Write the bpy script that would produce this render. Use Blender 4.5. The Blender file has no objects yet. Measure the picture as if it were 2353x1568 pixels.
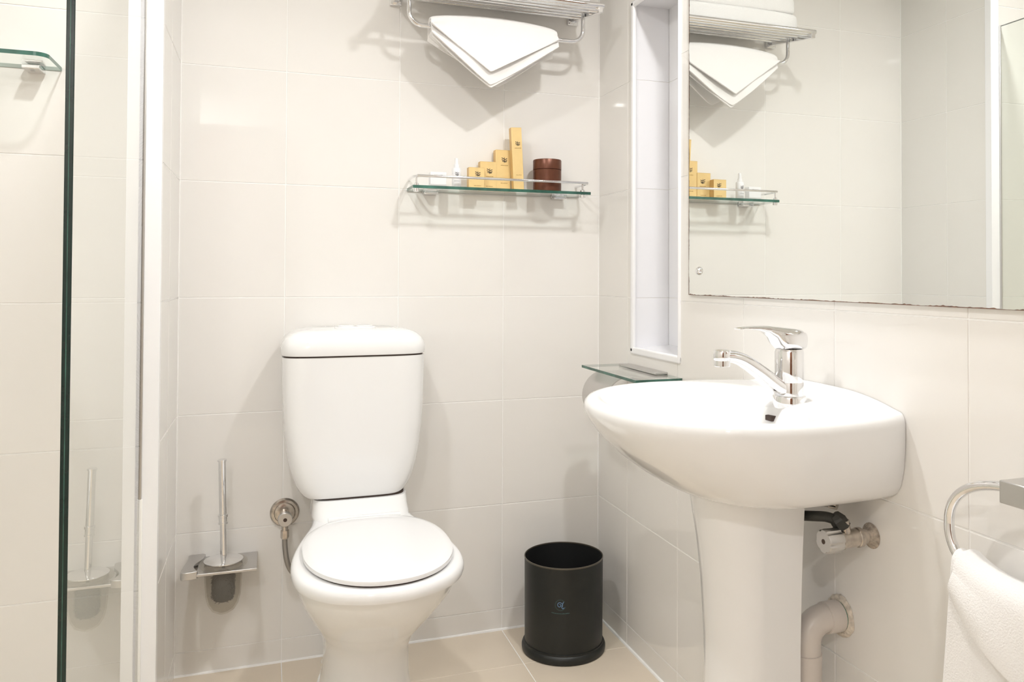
import bpy, bmesh, math, random
from mathutils import Vector, Matrix
random.seed(7)
S = bpy.context.scene
COL = S.collection
PI = math.pi

# ---------------------------------------------------------------- camera
cam_d = bpy.data.cameras.new('camera')
cam = bpy.data.objects.new('camera', cam_d)
COL.objects.link(cam)
CAM = (-0.9409, -2.2442, 1.0179)
YAW, PITCH, ROLL = 0.3374, 0.0174, 0.0039
fw = Vector((math.sin(YAW)*math.cos(PITCH), math.cos(YAW)*math.cos(PITCH), math.sin(PITCH)))
rt = Vector((math.cos(YAW), -math.sin(YAW), 0))
up = rt.cross(fw)
r2 = math.cos(ROLL)*rt + math.sin(ROLL)*up
u2 = -math.sin(ROLL)*rt + math.cos(ROLL)*up
cam.matrix_world = Matrix(((r2.x, u2.x, -fw.x, CAM[0]), (r2.y, u2.y, -fw.y, CAM[1]), (r2.z, u2.z, -fw.z, CAM[2]), (0, 0, 0, 1)))
cam_d.sensor_width = 36.0
cam_d.sensor_fit = 'HORIZONTAL'
cam_d.lens = 36.0*1845.63/2353
cam_d.shift_x = -89.35/2353
cam_d.shift_y = -181.37/2353
cam_d.clip_start = 0.02
S.camera = cam

# ---------------------------------------------------------------- world, exposure
w = bpy.data.worlds.new('world'); S.world = w; w.use_nodes = True
w.node_tree.nodes['Background'].inputs[0].default_value = (1, 1, 1, 1)
w.node_tree.nodes['Background'].inputs[1].default_value = 0.0
S.view_settings.view_transform = 'Standard'
S.view_settings.look = 'None'
S.view_settings.gamma = 1.0
S.view_settings.use_curve_mapping = False
S.view_settings.exposure = 0.25
S.cycles.max_bounces = 8
S.cycles.diffuse_bounces = 5
S.cycles.glossy_bounces = 5
S.cycles.transmission_bounces = 4
S.cycles.transparent_max_bounces = 14
S.cycles.use_adaptive_sampling = True
S.cycles.adaptive_threshold = 0.03
S.cycles.use_light_tree = False
S.cycles.sample_clamp_indirect = 12.0
S.cycles.blur_glossy = 0.4
S.cycles.use_denoising = True

CEIL, CEILH, YB = 2.15, 2.30, -2.45      # lowered ceiling over the fittings, higher ceiling by the door
# ceiling downlights: (x, y, z, watts, label)
LAMPS = [(-0.19, -1.08, CEIL, 7.8, 'white recessed ceiling downlight above the washbasin and mirror'),
         (-1.10, -1.00, CEIL, 6.5, 'white recessed ceiling downlight above the glass shower screen'),
         (-1.50, -3.19, CEILH, 15.0, 'white recessed ceiling downlight nearest the brown entrance door')]
LAMP_WARM = (1.0, 0.995, 0.99)
for lx, ly, lz, lw, _ in LAMPS:
    ld = bpy.data.lights.new('downlight_lamp', 'AREA')
    ld.shape = 'DISK'; ld.size = 0.085; ld.energy = lw; ld.color = LAMP_WARM
    ld.spread = math.radians(175)
    lo = bpy.data.objects.new('downlight_lamp', ld); COL.objects.link(lo)
    lo.location = (lx, ly, lz-0.012)

# ---------------------------------------------------------------- materials
def lin(c):
    c = c/255.0
    return c/12.92 if c <= 0.04045 else ((c+0.055)/1.055)**2.4
def srgb(r, g, b): return (lin(r), lin(g), lin(b), 1)

def mat(name, col, rough=0.3, metal=0.0, spec=0.5, bump=0, bscale=200, noise=0.0, nscale=8, coat=0.0, sheen=0.0, rand=0.0, bdist=0.001):
    m = bpy.data.materials.new(name); m.use_nodes = True
    nt = m.node_tree; b = nt.nodes['Principled BSDF']
    b.inputs['Base Color'].default_value = col
    b.inputs['Roughness'].default_value = rough
    b.inputs['Metallic'].default_value = metal
    b.inputs['Specular IOR Level'].default_value = spec
    b.inputs['Coat Weight'].default_value = coat
    b.inputs['Coat Roughness'].default_value = 0.04
    if sheen: b.inputs['Sheen Weight'].default_value = sheen
    tc = nt.nodes.new('ShaderNodeTexCoord')
    if noise or rand:
        hs = nt.nodes.new('ShaderNodeHueSaturation'); hs.inputs['Color'].default_value = col
        val = nt.nodes.new('ShaderNodeMath'); val.operation = 'ADD'; val.inputs[0].default_value = 1.0; val.inputs[1].default_value = 0.0
        if noise:
            n = nt.nodes.new('ShaderNodeTexNoise'); n.inputs['Scale'].default_value = nscale; n.inputs['Detail'].default_value = 5
            nt.links.new(tc.outputs['Object'], n.inputs['Vector'])
            mr = nt.nodes.new('ShaderNodeMapRange'); mr.inputs['To Min'].default_value = 1-noise; mr.inputs['To Max'].default_value = 1+noise
            mr.inputs['From Min'].default_value = 0.25; mr.inputs['From Max'].default_value = 0.75
            nt.links.new(n.outputs['Fac'], mr.inputs['Value']); nt.links.new(mr.outputs['Result'], val.inputs[0])
        if rand:
            oi = nt.nodes.new('ShaderNodeObjectInfo')
            mr2 = nt.nodes.new('ShaderNodeMapRange'); mr2.inputs['To Min'].default_value = -rand; mr2.inputs['To Max'].default_value = rand
            nt.links.new(oi.outputs['Random'], mr2.inputs['Value']); nt.links.new(mr2.outputs['Result'], val.inputs[1])
        nt.links.new(val.outputs['Value'], hs.inputs['Value'])
        nt.links.new(hs.outputs['Color'], b.inputs['Base Color'])
    if bump:
        n2 = nt.nodes.new('ShaderNodeTexNoise'); n2.inputs['Scale'].default_value = bscale; n2.inputs['Detail'].default_value = 4
        nt.links.new(tc.outputs['Object'], n2.inputs['Vector'])
        bp = nt.nodes.new('ShaderNodeBump'); bp.inputs['Strength'].default_value = bump; bp.inputs['Distance'].default_value = bdist
        nt.links.new(n2.outputs['Fac'], bp.inputs['Height']); nt.links.new(bp.outputs['Normal'], b.inputs['Normal'])
    return m

def emis(name, col, s):
    m = bpy.data.materials.new(name); m.use_nodes = True
    b = m.node_tree.nodes['Principled BSDF']
    b.inputs['Base Color'].default_value = (0.9, 0.9, 0.9, 1)
    b.inputs['Emission Color'].default_value = col; b.inputs['Emission Strength'].default_value = s
    return m

def sheet_glass(name, tint, ior=1.5, rough=0.0):
    """clear sheet: every surface reflects by Fresnel and lets the rest straight through"""
    m = bpy.data.materials.new(name); m.use_nodes = True
    nt = m.node_tree; nt.nodes.clear()
    out = nt.nodes.new('ShaderNodeOutputMaterial'); mx = nt.nodes.new('ShaderNodeMixShader')
    tr = nt.nodes.new('ShaderNodeBsdfTransparent'); tr.inputs[0].default_value = tint
    gl = nt.nodes.new('ShaderNodeBsdfGlossy'); gl.inputs['Roughness'].default_value = rough; gl.inputs['Color'].default_value = (1, 1, 1, 1)
    fr = nt.nodes.new('ShaderNodeFresnel'); ge = nt.nodes.new('ShaderNodeNewGeometry')
    mr = nt.nodes.new('ShaderNodeMapRange'); mr.inputs['To Min'].default_value = ior; mr.inputs['To Max'].default_value = 1/ior
    nt.links.new(ge.outputs['Backfacing'], mr.inputs['Value']); nt.links.new(mr.outputs['Result'], fr.inputs['IOR'])
    # both surfaces of the sheet taken together: 2F/(1+F), given off by the side that faces the light path
    a1 = nt.nodes.new('ShaderNodeMath'); a1.operation = 'ADD'; a1.inputs[1].default_value = 1.0
    a2 = nt.nodes.new('ShaderNodeMath'); a2.operation = 'DIVIDE'; a3 = nt.nodes.new('ShaderNodeMath'); a3.operation = 'MULTIPLY'; a3.inputs[1].default_value = 2.0
    a4 = nt.nodes.new('ShaderNodeMath'); a4.operation = 'SUBTRACT'; a4.inputs[0].default_value = 1.0
    a5 = nt.nodes.new('ShaderNodeMath'); a5.operation = 'MULTIPLY'
    nt.links.new(fr.outputs['Fac'], a1.inputs[0]); nt.links.new(fr.outputs['Fac'], a3.inputs[0])
    nt.links.new(a3.outputs[0], a2.inputs[0]); nt.links.new(a1.outputs[0], a2.inputs[1])
    nt.links.new(ge.outputs['Backfacing'], a4.inputs[1]); nt.links.new(a2.outputs[0], a5.inputs[0]); nt.links.new(a4.outputs[0], a5.inputs[1])
    nt.links.new(a5.outputs[0], mx.inputs['Fac']); nt.links.new(tr.outputs[0], mx.inputs[1]); nt.links.new(gl.outputs[0], mx.inputs[2])
    nt.links.new(mx.outputs[0], out.inputs['Surface'])
    return m

M = {}
M['tile'] = mat('wall_tile_cream', srgb(240, 237.6, 233.6), 0.02, spec=0.5, rand=0.006, noise=0.006, nscale=5)
M['floor_tile'] = mat('floor_tile_beige', srgb(226, 213, 194), 0.22, rand=0.01, noise=0.015, nscale=12)
M['grout'] = mat('grout_white', srgb(250, 249, 247), 0.8)
M['caulk'] = mat('caulk_white', srgb(250, 249, 246), 0.45, bump=0.3, bscale=60)
M['ceil'] = mat('ceiling_paint', srgb(245, 244, 241), 0.8)
M['white_tile'] = mat('niche_tile_white', srgb(243, 243, 246), 0.12)
M['white_trim'] = mat('white_gloss_trim', srgb(250, 250, 252), 0.15)
M['ceramic'] = mat('white_ceramic', srgb(242, 242, 242), 0.06, spec=0.55)
M['plastic'] = mat('white_seat_plastic', srgb(243, 243, 244), 0.12)
M['gap'] = mat('dark_gap', srgb(70, 55, 48), 0.7)
M['chrome'] = mat('chrome', (0.86, 0.86, 0.87, 1), 0.06, metal=1.0)
M['satin'] = mat('satin_metal', (0.62, 0.61, 0.60, 1), 0.32, metal=1.0)
M['oldchrome'] = mat('worn_chrome', (0.55, 0.50, 0.45, 1), 0.22, metal=1.0, noise=0.25, nscale=90)
M['braid'] = mat('braided_steel', (0.42, 0.40, 0.37, 1), 0.4, metal=0.9, bump=0.8, bscale=900)
M['darkrubber'] = mat('dark_rubber_hose', srgb(48, 48, 44), 0.45, bump=0.4, bscale=700)
M['glass'] = sheet_glass('clear_glass', (0.955, 0.985, 0.975, 1))
M['screen_glass'] = sheet_glass('shower_glass', (0.965, 0.982, 0.968, 1))
M['gedge'] = mat('glass_edge_dark', srgb(14, 42, 36), 0.08, noise=0.25, nscale=30)
M['gedge2'] = mat('glass_edge_teal', srgb(62, 104, 92), 0.08, noise=0.45, nscale=22)
M['towel'] = mat('white_terry', srgb(243, 242, 241), 0.95, sheen=0.3, bump=0.55, bscale=420, bdist=0.002)
M['towel_flat'] = mat('white_cotton', srgb(243, 241, 239), 0.95, sheen=0.2, bump=0.25, bscale=500)
M['gold'] = mat('gold_card', srgb(238, 208, 146), 0.38, spec=0.5, noise=0.03, nscale=40)
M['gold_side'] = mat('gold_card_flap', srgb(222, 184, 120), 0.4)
M['ink'] = mat('dark_ink', srgb(38, 34, 34), 0.6)
M['inkgold'] = mat('brown_ink', srgb(176, 138, 80), 0.6)
M['greyink'] = mat('grey_ink', srgb(150, 150, 152), 0.6)
M['whitecard'] = mat('white_card', srgb(246, 246, 247), 0.4)
M['brown'] = mat('brown_bronze', srgb(104, 62, 44), 0.34, metal=0.45, noise=0.12, nscale=60)
M['black'] = mat('black_leatherette', srgb(22, 25, 23), 0.42, bump=0.15, bscale=500, noise=0.1, nscale=14)
M['blackin'] = mat('black_liner', srgb(8, 9, 11), 0.7)
M['rim'] = mat('bin_rim', srgb(96, 90, 80), 0.3, metal=0.5)
M['blueink'] = mat('blue_print', srgb(104, 138, 176), 0.5)
M['tealink'] = mat('teal_print', srgb(66, 96, 96), 0.5)
M['pvc'] = mat('grey_pvc', srgb(212, 204, 197), 0.3, noise=0.02, nscale=30)
M['green'] = mat('green_seal', srgb(36, 140, 118), 0.4)
M['blueseal'] = mat('blue_seal', srgb(44, 92, 116), 0.4)
M['mortar'] = mat('rough_mortar', srgb(222, 212, 198), 0.9, bump=1.0, bscale=160, noise=0.3, nscale=110, bdist=0.004)
M['rust'] = mat('stained_mortar', srgb(176, 164, 150), 0.9, bump=1.0, bscale=160, noise=0.5, nscale=130, bdist=0.004)
M['wornedge'] = mat('worn_mirror_edge', srgb(120, 92, 78), 0.5, noise=0.5, nscale=140)
M['door'] = mat('brown_door_wood', srgb(112, 68, 42), 0.35, noise=0.12, nscale=9)
M['doorframe'] = mat('door_frame_wood', srgb(92, 54, 34), 0.35)
M['bristle'] = mat('black_bristle', srgb(26, 27, 26), 0.8)
M['lens'] = emis('lamp_lens', (1.0, 0.97, 0.93, 1), 22.0)
M['lens'].cycles.emission_sampling = 'NONE'
# mirror
mm = bpy.data.materials.new('mirror_silver'); mm.use_nodes = True
mb_ = mm.node_tree.nodes['Principled BSDF']
mb_.inputs['Base Color'].default_value = (0.895, 0.915, 0.895, 1); mb_.inputs['Metallic'].default_value = 1; mb_.inputs['Roughness'].default_value = 0.0
M['mirror'] = mm
# frosted cup
fm = bpy.data.materials.new('frosted_glass'); fm.use_nodes = True
nt = fm.node_tree; nt.nodes.clear()
o_ = nt.nodes.new('ShaderNodeOutputMaterial'); mx = nt.nodes.new('ShaderNodeMixShader'); mx.inputs[0].default_value = 0.22
tr = nt.nodes.new('ShaderNodeBsdfTransparent'); tr.inputs['Color'].default_value = (0.95, 0.94, 0.92, 1)
tl = nt.nodes.new('ShaderNodeBsdfTranslucent'); tl.inputs['Color'].default_value = (0.86, 0.83, 0.78, 1)
di = nt.nodes.new('ShaderNodeBsdfPrincipled'); di.inputs['Base Color'].default_value = (0.72, 0.68, 0.62, 1); di.inputs['Roughness'].default_value = 0.25
mx2 = nt.nodes.new('ShaderNodeMixShader'); mx2.inputs[0].default_value = 0.4
nt.links.new(tl.outputs[0], mx2.inputs[1]); nt.links.new(di.outputs[0], mx2.inputs[2])
nt.links.new(tr.outputs[0], mx.inputs[1]); nt.links.new(mx2.outputs[0], mx.inputs[2]); nt.links.new(mx.outputs[0], o_.inputs['Surface'])
M['frost'] = fm

# ---------------------------------------------------------------- mesh helpers
class MB:
    def __init__(s): s.v = []; s.f = []; s.mi = []
    def add(s, vs, fs, mi=0):
        o = len(s.v); s.v += [tuple(v) for v in vs]
        for f in fs: s.f.append(tuple(i+o for i in f)); s.mi.append(mi)
        return s
    def box(s, x0, x1, y0, y1, z0, z1, mi=0):
        x0, x1 = min(x0, x1), max(x0, x1); y0, y1 = min(y0, y1), max(y0, y1); z0, z1 = min(z0, z1), max(z0, z1)
        return s.add([(x0, y0, z0), (x1, y0, z0), (x1, y1, z0), (x0, y1, z0), (x0, y0, z1), (x1, y0, z1), (x1, y1, z1), (x0, y1, z1)],
                     [(0, 3, 2, 1), (4, 5, 6, 7), (0, 1, 5, 4), (1, 2, 6, 5), (2, 3, 7, 6), (3, 0, 4, 7)], mi)
    def loft(s, rings, cap0=True, cap1=True, closed=True, mi=0):
        n = len(rings[0]); vs = [v for r in rings for v in r]; fs = []
        for k in range(len(rings)-1):
            for i in range(n if closed else n-1):
                j = (i+1) % n
                fs.append((k*n+i, k*n+j, (k+1)*n+j, (k+1)*n+i))
        if cap0: fs.append(tuple(range(n-1, -1, -1)))
        if cap1: fs.append(tuple((len(rings)-1)*n+i for i in range(n)))
        return s.add(vs, fs, mi)
    def lathe(s, prof, c, axis='z', n=48, cap0=True, cap1=True, mi=0):
        """prof: (radius, height along axis) list"""
        A = {'z': (Vector((1, 0, 0)), Vector((0, 1, 0)), Vector((0, 0, 1))),
             'y': (Vector((0, 0, 1)), Vector((1, 0, 0)), Vector((0, 1, 0))),
             'x': (Vector((0, 1, 0)), Vector((0, 0, 1)), Vector((1, 0, 0)))}[axis] if isinstance(axis, str) else axis
        c = Vector(c)
        rings = [[c + A[0]*(r*math.cos(2*PI*i/n)) + A[1]*(r*math.sin(2*PI*i/n)) + A[2]*h for i in range(n)] for r, h in prof]
        return s.loft(rings, cap0, cap1, mi=mi)
    def tube(s, pts, r, n=12, caps=True, closed=False, mi=0):
        pts = [Vector(p) for p in pts]; N = len(pts)
        rad = r if isinstance(r, (list, tuple)) else [r]*N
        tg = []
        for i in range(N):
            if closed: t = pts[(i+1) % N]-pts[i-1]
            else: t = pts[min(i+1, N-1)]-pts[max(i-1, 0)]
            tg.append(t.normalized())
        ref = Vector((0, 0, 1)) if abs(tg[0].z) < 0.9 else Vector((0, 1, 0))
        nrm = (ref - tg[0]*ref.dot(tg[0])).normalized(); rings = []
        for i in range(N):
            nrm = (nrm - tg[i]*nrm.dot(tg[i])).normalized(); b = tg[i].cross(nrm)
            rings.append([pts[i] + nrm*(rad[i]*math.cos(2*PI*k/n)) + b*(rad[i]*math.sin(2*PI*k/n)) for k in range(n)])
        if closed: rings.append(rings[0]); return s.loft(rings, False, False, mi=mi)
        return s.loft(rings, caps, caps, mi=mi)

def tag(o, label=None, cat=None, group=None, kind=None):
    if label: o['label'] = label
    if cat: o['category'] = cat
    if group: o['group'] = group
    if kind: o['kind'] = kind
    return o

def obj(name, mb, m, parent=None, smooth=False, bevel=0, sub=0, label=None, bseg=2, loc=None):
    me = bpy.data.meshes.new(name); 
    vs = mb.v
    if loc is not None: vs = [(v[0]-loc[0], v[1]-loc[1], v[2]-loc[2]) for v in vs]
    me.from_pydata(vs, [], mb.f); me.update()
    ms = m if isinstance(m, (list, tuple)) else [m]
    for q in ms: me.materials.append(M[q])
    for p_, i in zip(me.polygons, mb.mi): p_.material_index = i
    b = bmesh.new(); b.from_mesh(me); bmesh.ops.recalc_face_normals(b, faces=b.faces); b.to_mesh(me); b.free()
    o = bpy.data.objects.new(name, me); COL.objects.link(o)
    if loc is not None: o.location = loc
    if parent:
        o.parent = parent
        pl = parent.get('_w', None)
        if pl is not None: o.matrix_parent_inverse = Matrix.Translation((-pl[0], -pl[1], -pl[2]))
    if bevel:
        md = o.modifiers.new('bevel', 'BEVEL'); md.width = bevel; md.segments = bseg; md.limit_method = 'ANGLE'; md.angle_limit = math.radians(40)
    if sub:
        md = o.modifiers.new('sub', 'SUBSURF'); md.levels = sub; md.render_levels = sub
    if smooth or bevel or sub:
        for p_ in me.polygons: p_.use_smooth = True
        if not sub: me.set_sharp_from_angle(angle=math.radians(38))
    if label: o['label'] = label
    return o

ROOTS = []
def thing(name, label, cat, loc, group=None):
    o = bpy.data.objects.new(name, None); COL.objects.link(o)
    o.location = loc; o.empty_display_size = 0.03
    o['_w'] = list(loc); ROOTS.append(o)
    return tag(o, label, cat, group)

def smooth_pts(pts, k=6, closed=False):
    pts = [Vector(p) for p in pts]; N = len(pts); out = []
    rng = N if closed else N-1
    for i in range(rng):
        if closed: p0, p1, p2, p3 = pts[i-1], pts[i], pts[(i+1) % N], pts[(i+2) % N]
        else: p0, p1, p2, p3 = pts[max(i-1, 0)], pts[i], pts[i+1], pts[min(i+2, N-1)]
        for j in range(k):
            t = j/k
            out.append(0.5*((2*p1) + (-p0+p2)*t + (2*p0-5*p1+4*p2-p3)*t*t + (-p0+3*p1-3*p2+p3)*t**3))
    if not closed: out.append(pts[-1])
    return out

def sgnpow(v, e): return math.copysign(abs(v)**e, v)
def sring(xc, yc, hw, hf, hb, z, n=64, e=2.0, eb=None):
    """superellipse ring in plan: half width hw in x, reach hf towards -y, hb towards +y"""
    r = []
    for i in range(n):
        a = 2*PI*i/n; c, s_ = math.cos(a), math.sin(a)
        ee = e if s_ < 0 else (eb or e)
        y = sgnpow(s_, 2/ee)
        r.append((xc + hw*sgnpow(c, 2/ee), yc + (hf if y < 0 else hb)*y, z))
    return r
def interp(tab, x):
    if x <= tab[0][0]: return tab[0][1]
    for (a, va), (b, vb) in zip(tab, tab[1:]):
        if x <= b:
            t = (x-a)/(b-a); t = t*t*(3-2*t) if len(tab) > 99 else t
            return va+(vb-va)*t
    return tab[-1][1]

# ---------------------------------------------------------------- the room
XL, YE, XG = -1.158, -0.372, -1.190       # left wall plane, shower wall plane, inner face of the shower screen
YF, XS = -3.60, -2.10                      # wall behind the camera, far shower wall
Z0 = 0.059
ROWS = [0.0] + [Z0+0.3*k for k in range(8)] + [CEILH]
GJ = 0.0011                                # half joint
TT = 0.0012                                # tile face stands proud of the grout

tile_cache = {}
def tile_rect(parent, plane, u0, u1, v0, v1, m, hole=None):
    """one tile as an object of its own; plane = (origin fn). Local axes: u, v in the wall, d = depth into the wall"""
    u0 += GJ; u1 -= GJ; v0 += GJ; v1 -= GJ
    if u1-u0 < 0.006 or v1-v0 < 0.006: return
    cut = hole and not (u1 <= hole[0] or u0 >= hole[1] or v1 <= hole[2] or v0 >= hole[3])
    cu, cv = (u0+u1)/2, (v0+v1)/2
    if cut:
        if u0 >= hole[0] and u1 <= hole[1] and v0 >= hole[2] and v1 <= hole[3]: return
        us = sorted({u0, u1} | {q for q in hole[:2] if u0 < q < u1}); vs = sorted({v0, v1} | {q for q in hole[2:] if v0 < q < v1})
        verts, faces, idx = [], [], {}
        def vid(u, v, d):
            k = (round(u, 5), round(v, 5), d)
            if k not in idx: idx[k] = len(verts); verts.append((u-cu, v-cv, d))
            return idx[k]
        cells = [(i, j) for i in range(len(us)-1) for j in range(len(vs)-1)
                 if not (us[i] >= hole[0] and us[i+1] <= hole[1] and vs[j] >= hole[2] and vs[j+1] <= hole[3])]
        cs = set(cells)
        for i, j in cells:
            a, b, c, d = us[i], us[i+1], vs[j], vs[j+1]
            faces.append((vid(a, c, 0), vid(b, c, 0), vid(b, d, 0), vid(a, d, 0)))
            for di, dj, p, q in ((-1, 0, (a, d), (a, c)), (1, 0, (b, c), (b, d)), (0, -1, (a, c), (b, c)), (0, 1, (b, d), (a, d))):
                if (i+di, j+dj) not in cs:
                    faces.append((vid(*p, 0), vid(*p, 1), vid(*q, 1), vid(*q, 0)))
        key = None
    else:
        key = (plane[0], round(u1-u0, 4), round(v1-v0, 4), m)
        hu, hv = (u1-u0)/2, (v1-v0)/2; be = 0.0006
        verts = [(-hu+be, -hv+be, 0), (hu-be, -hv+be, 0), (hu-be, hv-be, 0), (-hu+be, hv-be, 0)]
        verts += [(-hu, -hv, .3), (hu, -hv, .3), (hu, hv, .3), (-hu, hv, .3), (-hu, -hv, 1), (hu, -hv, 1), (hu, hv, 1), (-hu, hv, 1)]
        faces = [(0, 1, 2, 3)] + [(i, i+4, (i+1) % 4+4, (i+1) % 4) for i in range(4)] + [(i+4, i+8, (i+1) % 4+8, (i+1) % 4+4) for i in range(4)]
    if key and key in tile_cache: me = tile_cache[key]
    else:
        D = 0.0030
        me = bpy.data.meshes.new('tile')
        me.from_pydata([plane[2](a, b, c*D) for a, b, c in verts], [], faces); me.update(); me.materials.append(M[m])
        b = bmesh.new(); b.from_mesh(me); bmesh.ops.recalc_face_normals(b, faces=b.faces)
        # open backs: make sure the face layer looks into the room
        nrm = Vector(plane[3]); b.faces.ensure_lookup_table()
        if b.faces[0].normal.dot(nrm) < 0: bmesh.ops.reverse_faces(b, faces=b.faces)
        b.to_mesh(me); b.free()
        if key: tile_cache[key] = me
    o = bpy.data.objects.new('tile', me); COL.objects.link(o)
    o.location = plane[1](cu, cv); o.parent = parent
    return o

def tiles(parent, plane, us, vs, m='tile', hole=None):
    us, vs = sorted(us), sorted(vs)
    for a, b in zip(us, us[1:]):
        for c, d in zip(vs, vs[1:]): tile_rect(parent, plane, a, b, c, d, m, hole)

def struct(name, mb, m, label=None, **k):
    o = obj(name, mb, m, **k); o['kind'] = 'structure'
    if label: o['label'] = label
    return o

# planes: (key, origin(u,v), local(u,v,d), room normal)
P_back = ('b', lambda u, v: (u, 0, v), lambda u, v, d: (u, d, v), (0, -1, 0))
P_shower = ('s', lambda u, v: (u, YE, v), lambda u, v, d: (u, d, v), (0, -1, 0))
P_right = ('r', lambda u, v: (0, u, v), lambda u, v, d: (d, u, v), (-1, 0, 0))
P_left = ('l', lambda u, v: (XL, u, v), lambda u, v, d: (-d, u, v), (1, 0, 0))
P_far = ('f', lambda u, v: (XS, u, v), lambda u, v, d: (-d, u, v), (1, 0, 0))
P_floor = ('g', lambda u, v: (u, v, 0), lambda u, v, d: (u, v, -d), (0, 0, 1))
P_front = ('y', lambda u, v: (u, YF, v), lambda u, v, d: (u, -d, v), (0, 1, 0))

T = 0.05
wb = struct('wall_back', MB().box(XL-0.02, T, TT, T, -T, CEILH), 'grout', 'cream tiled wall behind the toilet')
tiles(wb, P_back, [XL, -0.901, -0.6017, -0.2995, -0.0005], ROWS)
# right wall with the tall niche
NY0, NY1, NZ0, NZ1, ND = -0.512, -0.236, 0.809, 1.775, 0.112
mbr = MB()
mbr.box(TT, T+ND, YF-T, NY0, -T, CEILH).box(TT, T+ND, NY1, T, -T, CEILH).box(TT, T+ND, NY0, NY1, -T, NZ0).box(TT, T+ND, NY0, NY1, NZ1, CEILH).box(ND, T+ND, NY0, NY1, NZ0, NZ1)
wr = struct('wall_right', mbr, 'grout', 'cream tiled wall with the mirror and the tall white niche')
ycols = [-0.0005, -0.207, -0.497, -0.785, -1.073, -1.360] + [-1.360-0.2885*k for k in range(1, 8)] + [YF]
tiles(wr, P_right, ycols, ROWS, hole=(NY0, NY1, NZ0, NZ1))
wl = struct('wall_left', MB().box(XL-0.03, XL-TT, YE+0.004, T, -T, CEILH), 'grout', 'narrow cream tiled return wall between toilet and shower')
tiles(wl, P_left, [YE, -0.200, -0.0005], ROWS)
ws = struct('wall_shower', MB().box(XS-T, XL-0.002, YE+TT, YE+T, -T, CEILH), 'grout', 'cream tiled end wall of the shower behind the glass screen')
tiles(ws, P_shower, [XS, -1.80, -1.50, XL], ROWS)
wf = struct('wall_shower_side', MB().box(XS-T, XS-TT, YF, YE+T, -T, CEILH), 'grout', 'cream tiled side wall of the shower')
tiles(wf, P_far, [YE-0.0005]+[YE-0.3*k for k in range(1, 11)]+[YF], ROWS)
DX0, DX1, DZ = -1.55, -0.72, 2.03
wy = struct('wall_front', MB().box(XS-T, DX0, YF-T, YF-TT, -T, CEILH).box(DX1, T, YF-T, YF-TT, -T, CEILH).box(DX0, DX1, YF-T, YF-TT, DZ, CEILH), 'grout', 'cream tiled entrance wall around the brown door')
tiles(wy, P_front, [XS, -1.80, DX0], ROWS)
tiles(wy, P_front, [DX1, -0.42, -0.12, -0.0005], ROWS)
fl = struct('floor', MB().box(XS-T, T, YF-T, T, -T, -TT), 'grout', 'beige square floor tiles with pale joints')
tiles(fl, P_floor, [XS, -1.80, -1.50, -1.201, -0.901, -0.6017, -0.2995, -0.0005], [-0.0005, -0.215] + [-0.215-0.3*k for k in range(1, 12)] + [YF], 'floor_tile')
struct('ceiling', MB().box(XS-T, T+ND, YB, T, CEIL, CEILH+T).box(XS-T, T+ND, YF-T, YB, CEILH, CEILH+T), 'ceil', 'flat white painted ceiling')
# caulk lines
def caulk(pts, r): return MB().tube(pts, r, 8)
jit = lambda a: random.uniform(-a, a)
def caulk_run(a, b, r, n=24):
    a, b = Vector(a), Vector(b); P = [a.lerp(b, i/n) for i in range(n+1)]
    return MB().tube(P, [r*(1+jit(0.25)) for _ in P], 8)
struct('trim_1', caulk_run((XL, -0.001, 0.0), (0, -0.001, 0.0), 0.0045), 'caulk', 'white caulk line where floor meets the toilet wall', smooth=True)
struct('trim_2', caulk_run((-0.001, 0, 0), (-0.001, YF, 0), 0.0050, 60), 'caulk', 'white caulk line where floor meets the washbasin wall', smooth=True)
struct('trim_3', caulk_run((0, 0, 0), (0, 0, CEIL), 0.0022), 'caulk', 'white joint in the corner beside the niche', smooth=True)
struct('trim_4', caulk_run((XL, 0, 0), (XL, 0, CEIL), 0.0022), 'caulk', 'white joint in the corner beside the toilet brush', smooth=True)
# white edging strip on the shower wall beside the glass
struct('trim_5', MB().box(XL+0.0015, XG+0.001, YE-0.003, YE+0.02, 0, CEIL), 'white_trim', 'white edging strip beside the glass shower screen', bevel=0.001)
# niche lining + trim, parts of the right wall
NT = 0.017
mbn = MB()
yf, yn = NY1-NT*0.6, NY0+NT*0.6
def npart(name, mb, m, **k): return obj(name, mb, m, wr, **k)
npart('niche_backing', MB().box(0.001, ND, yf+0.0012, NY1-0.0005, NZ0, NZ1).box(ND-0.004, ND-0.0003, yn, yf, NZ0, NZ1).box(0.001, ND, NY0+0.0005, yn-0.0012, NZ0, NZ1), 'grout')
for c, d in ((NZ0, 0.959), (0.959, 1.259), (1.259, 1.559), (1.559, NZ1)):
    npart('niche_tile', MB().box(0.002, ND-0.005, yf, yf+0.002, c+GJ, d-GJ), 'white_tile')
    npart('niche_tile', MB().box(ND-0.0052, ND-0.003, yn+0.0015, yf-0.0015, c+GJ, d-GJ), 'white_tile')
    npart('niche_tile', MB().box(0.002, ND-0.005, yn-0.002, yn, c+GJ, d-GJ), 'white_tile')
npart('niche_sill', MB().add([(0.0, yn, NZ0+0.012), (0.0, yf, NZ0+0.012), (ND, yf, NZ0+0.020), (ND, yn, NZ0+0.020), (0, yn, NZ0), (0, yf, NZ0), (ND, yf, NZ0), (ND, yn, NZ0)],
      [(0, 1, 2, 3), (7, 6, 5, 4), (0, 4, 5, 1), (1, 5, 6, 2), (2, 6, 7, 3), (3, 7, 4, 0)]), 'white_tile')
npart('niche_top', MB().box(0, ND, yn, yf, NZ1-0.01, NZ1), 'white_tile')
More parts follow.
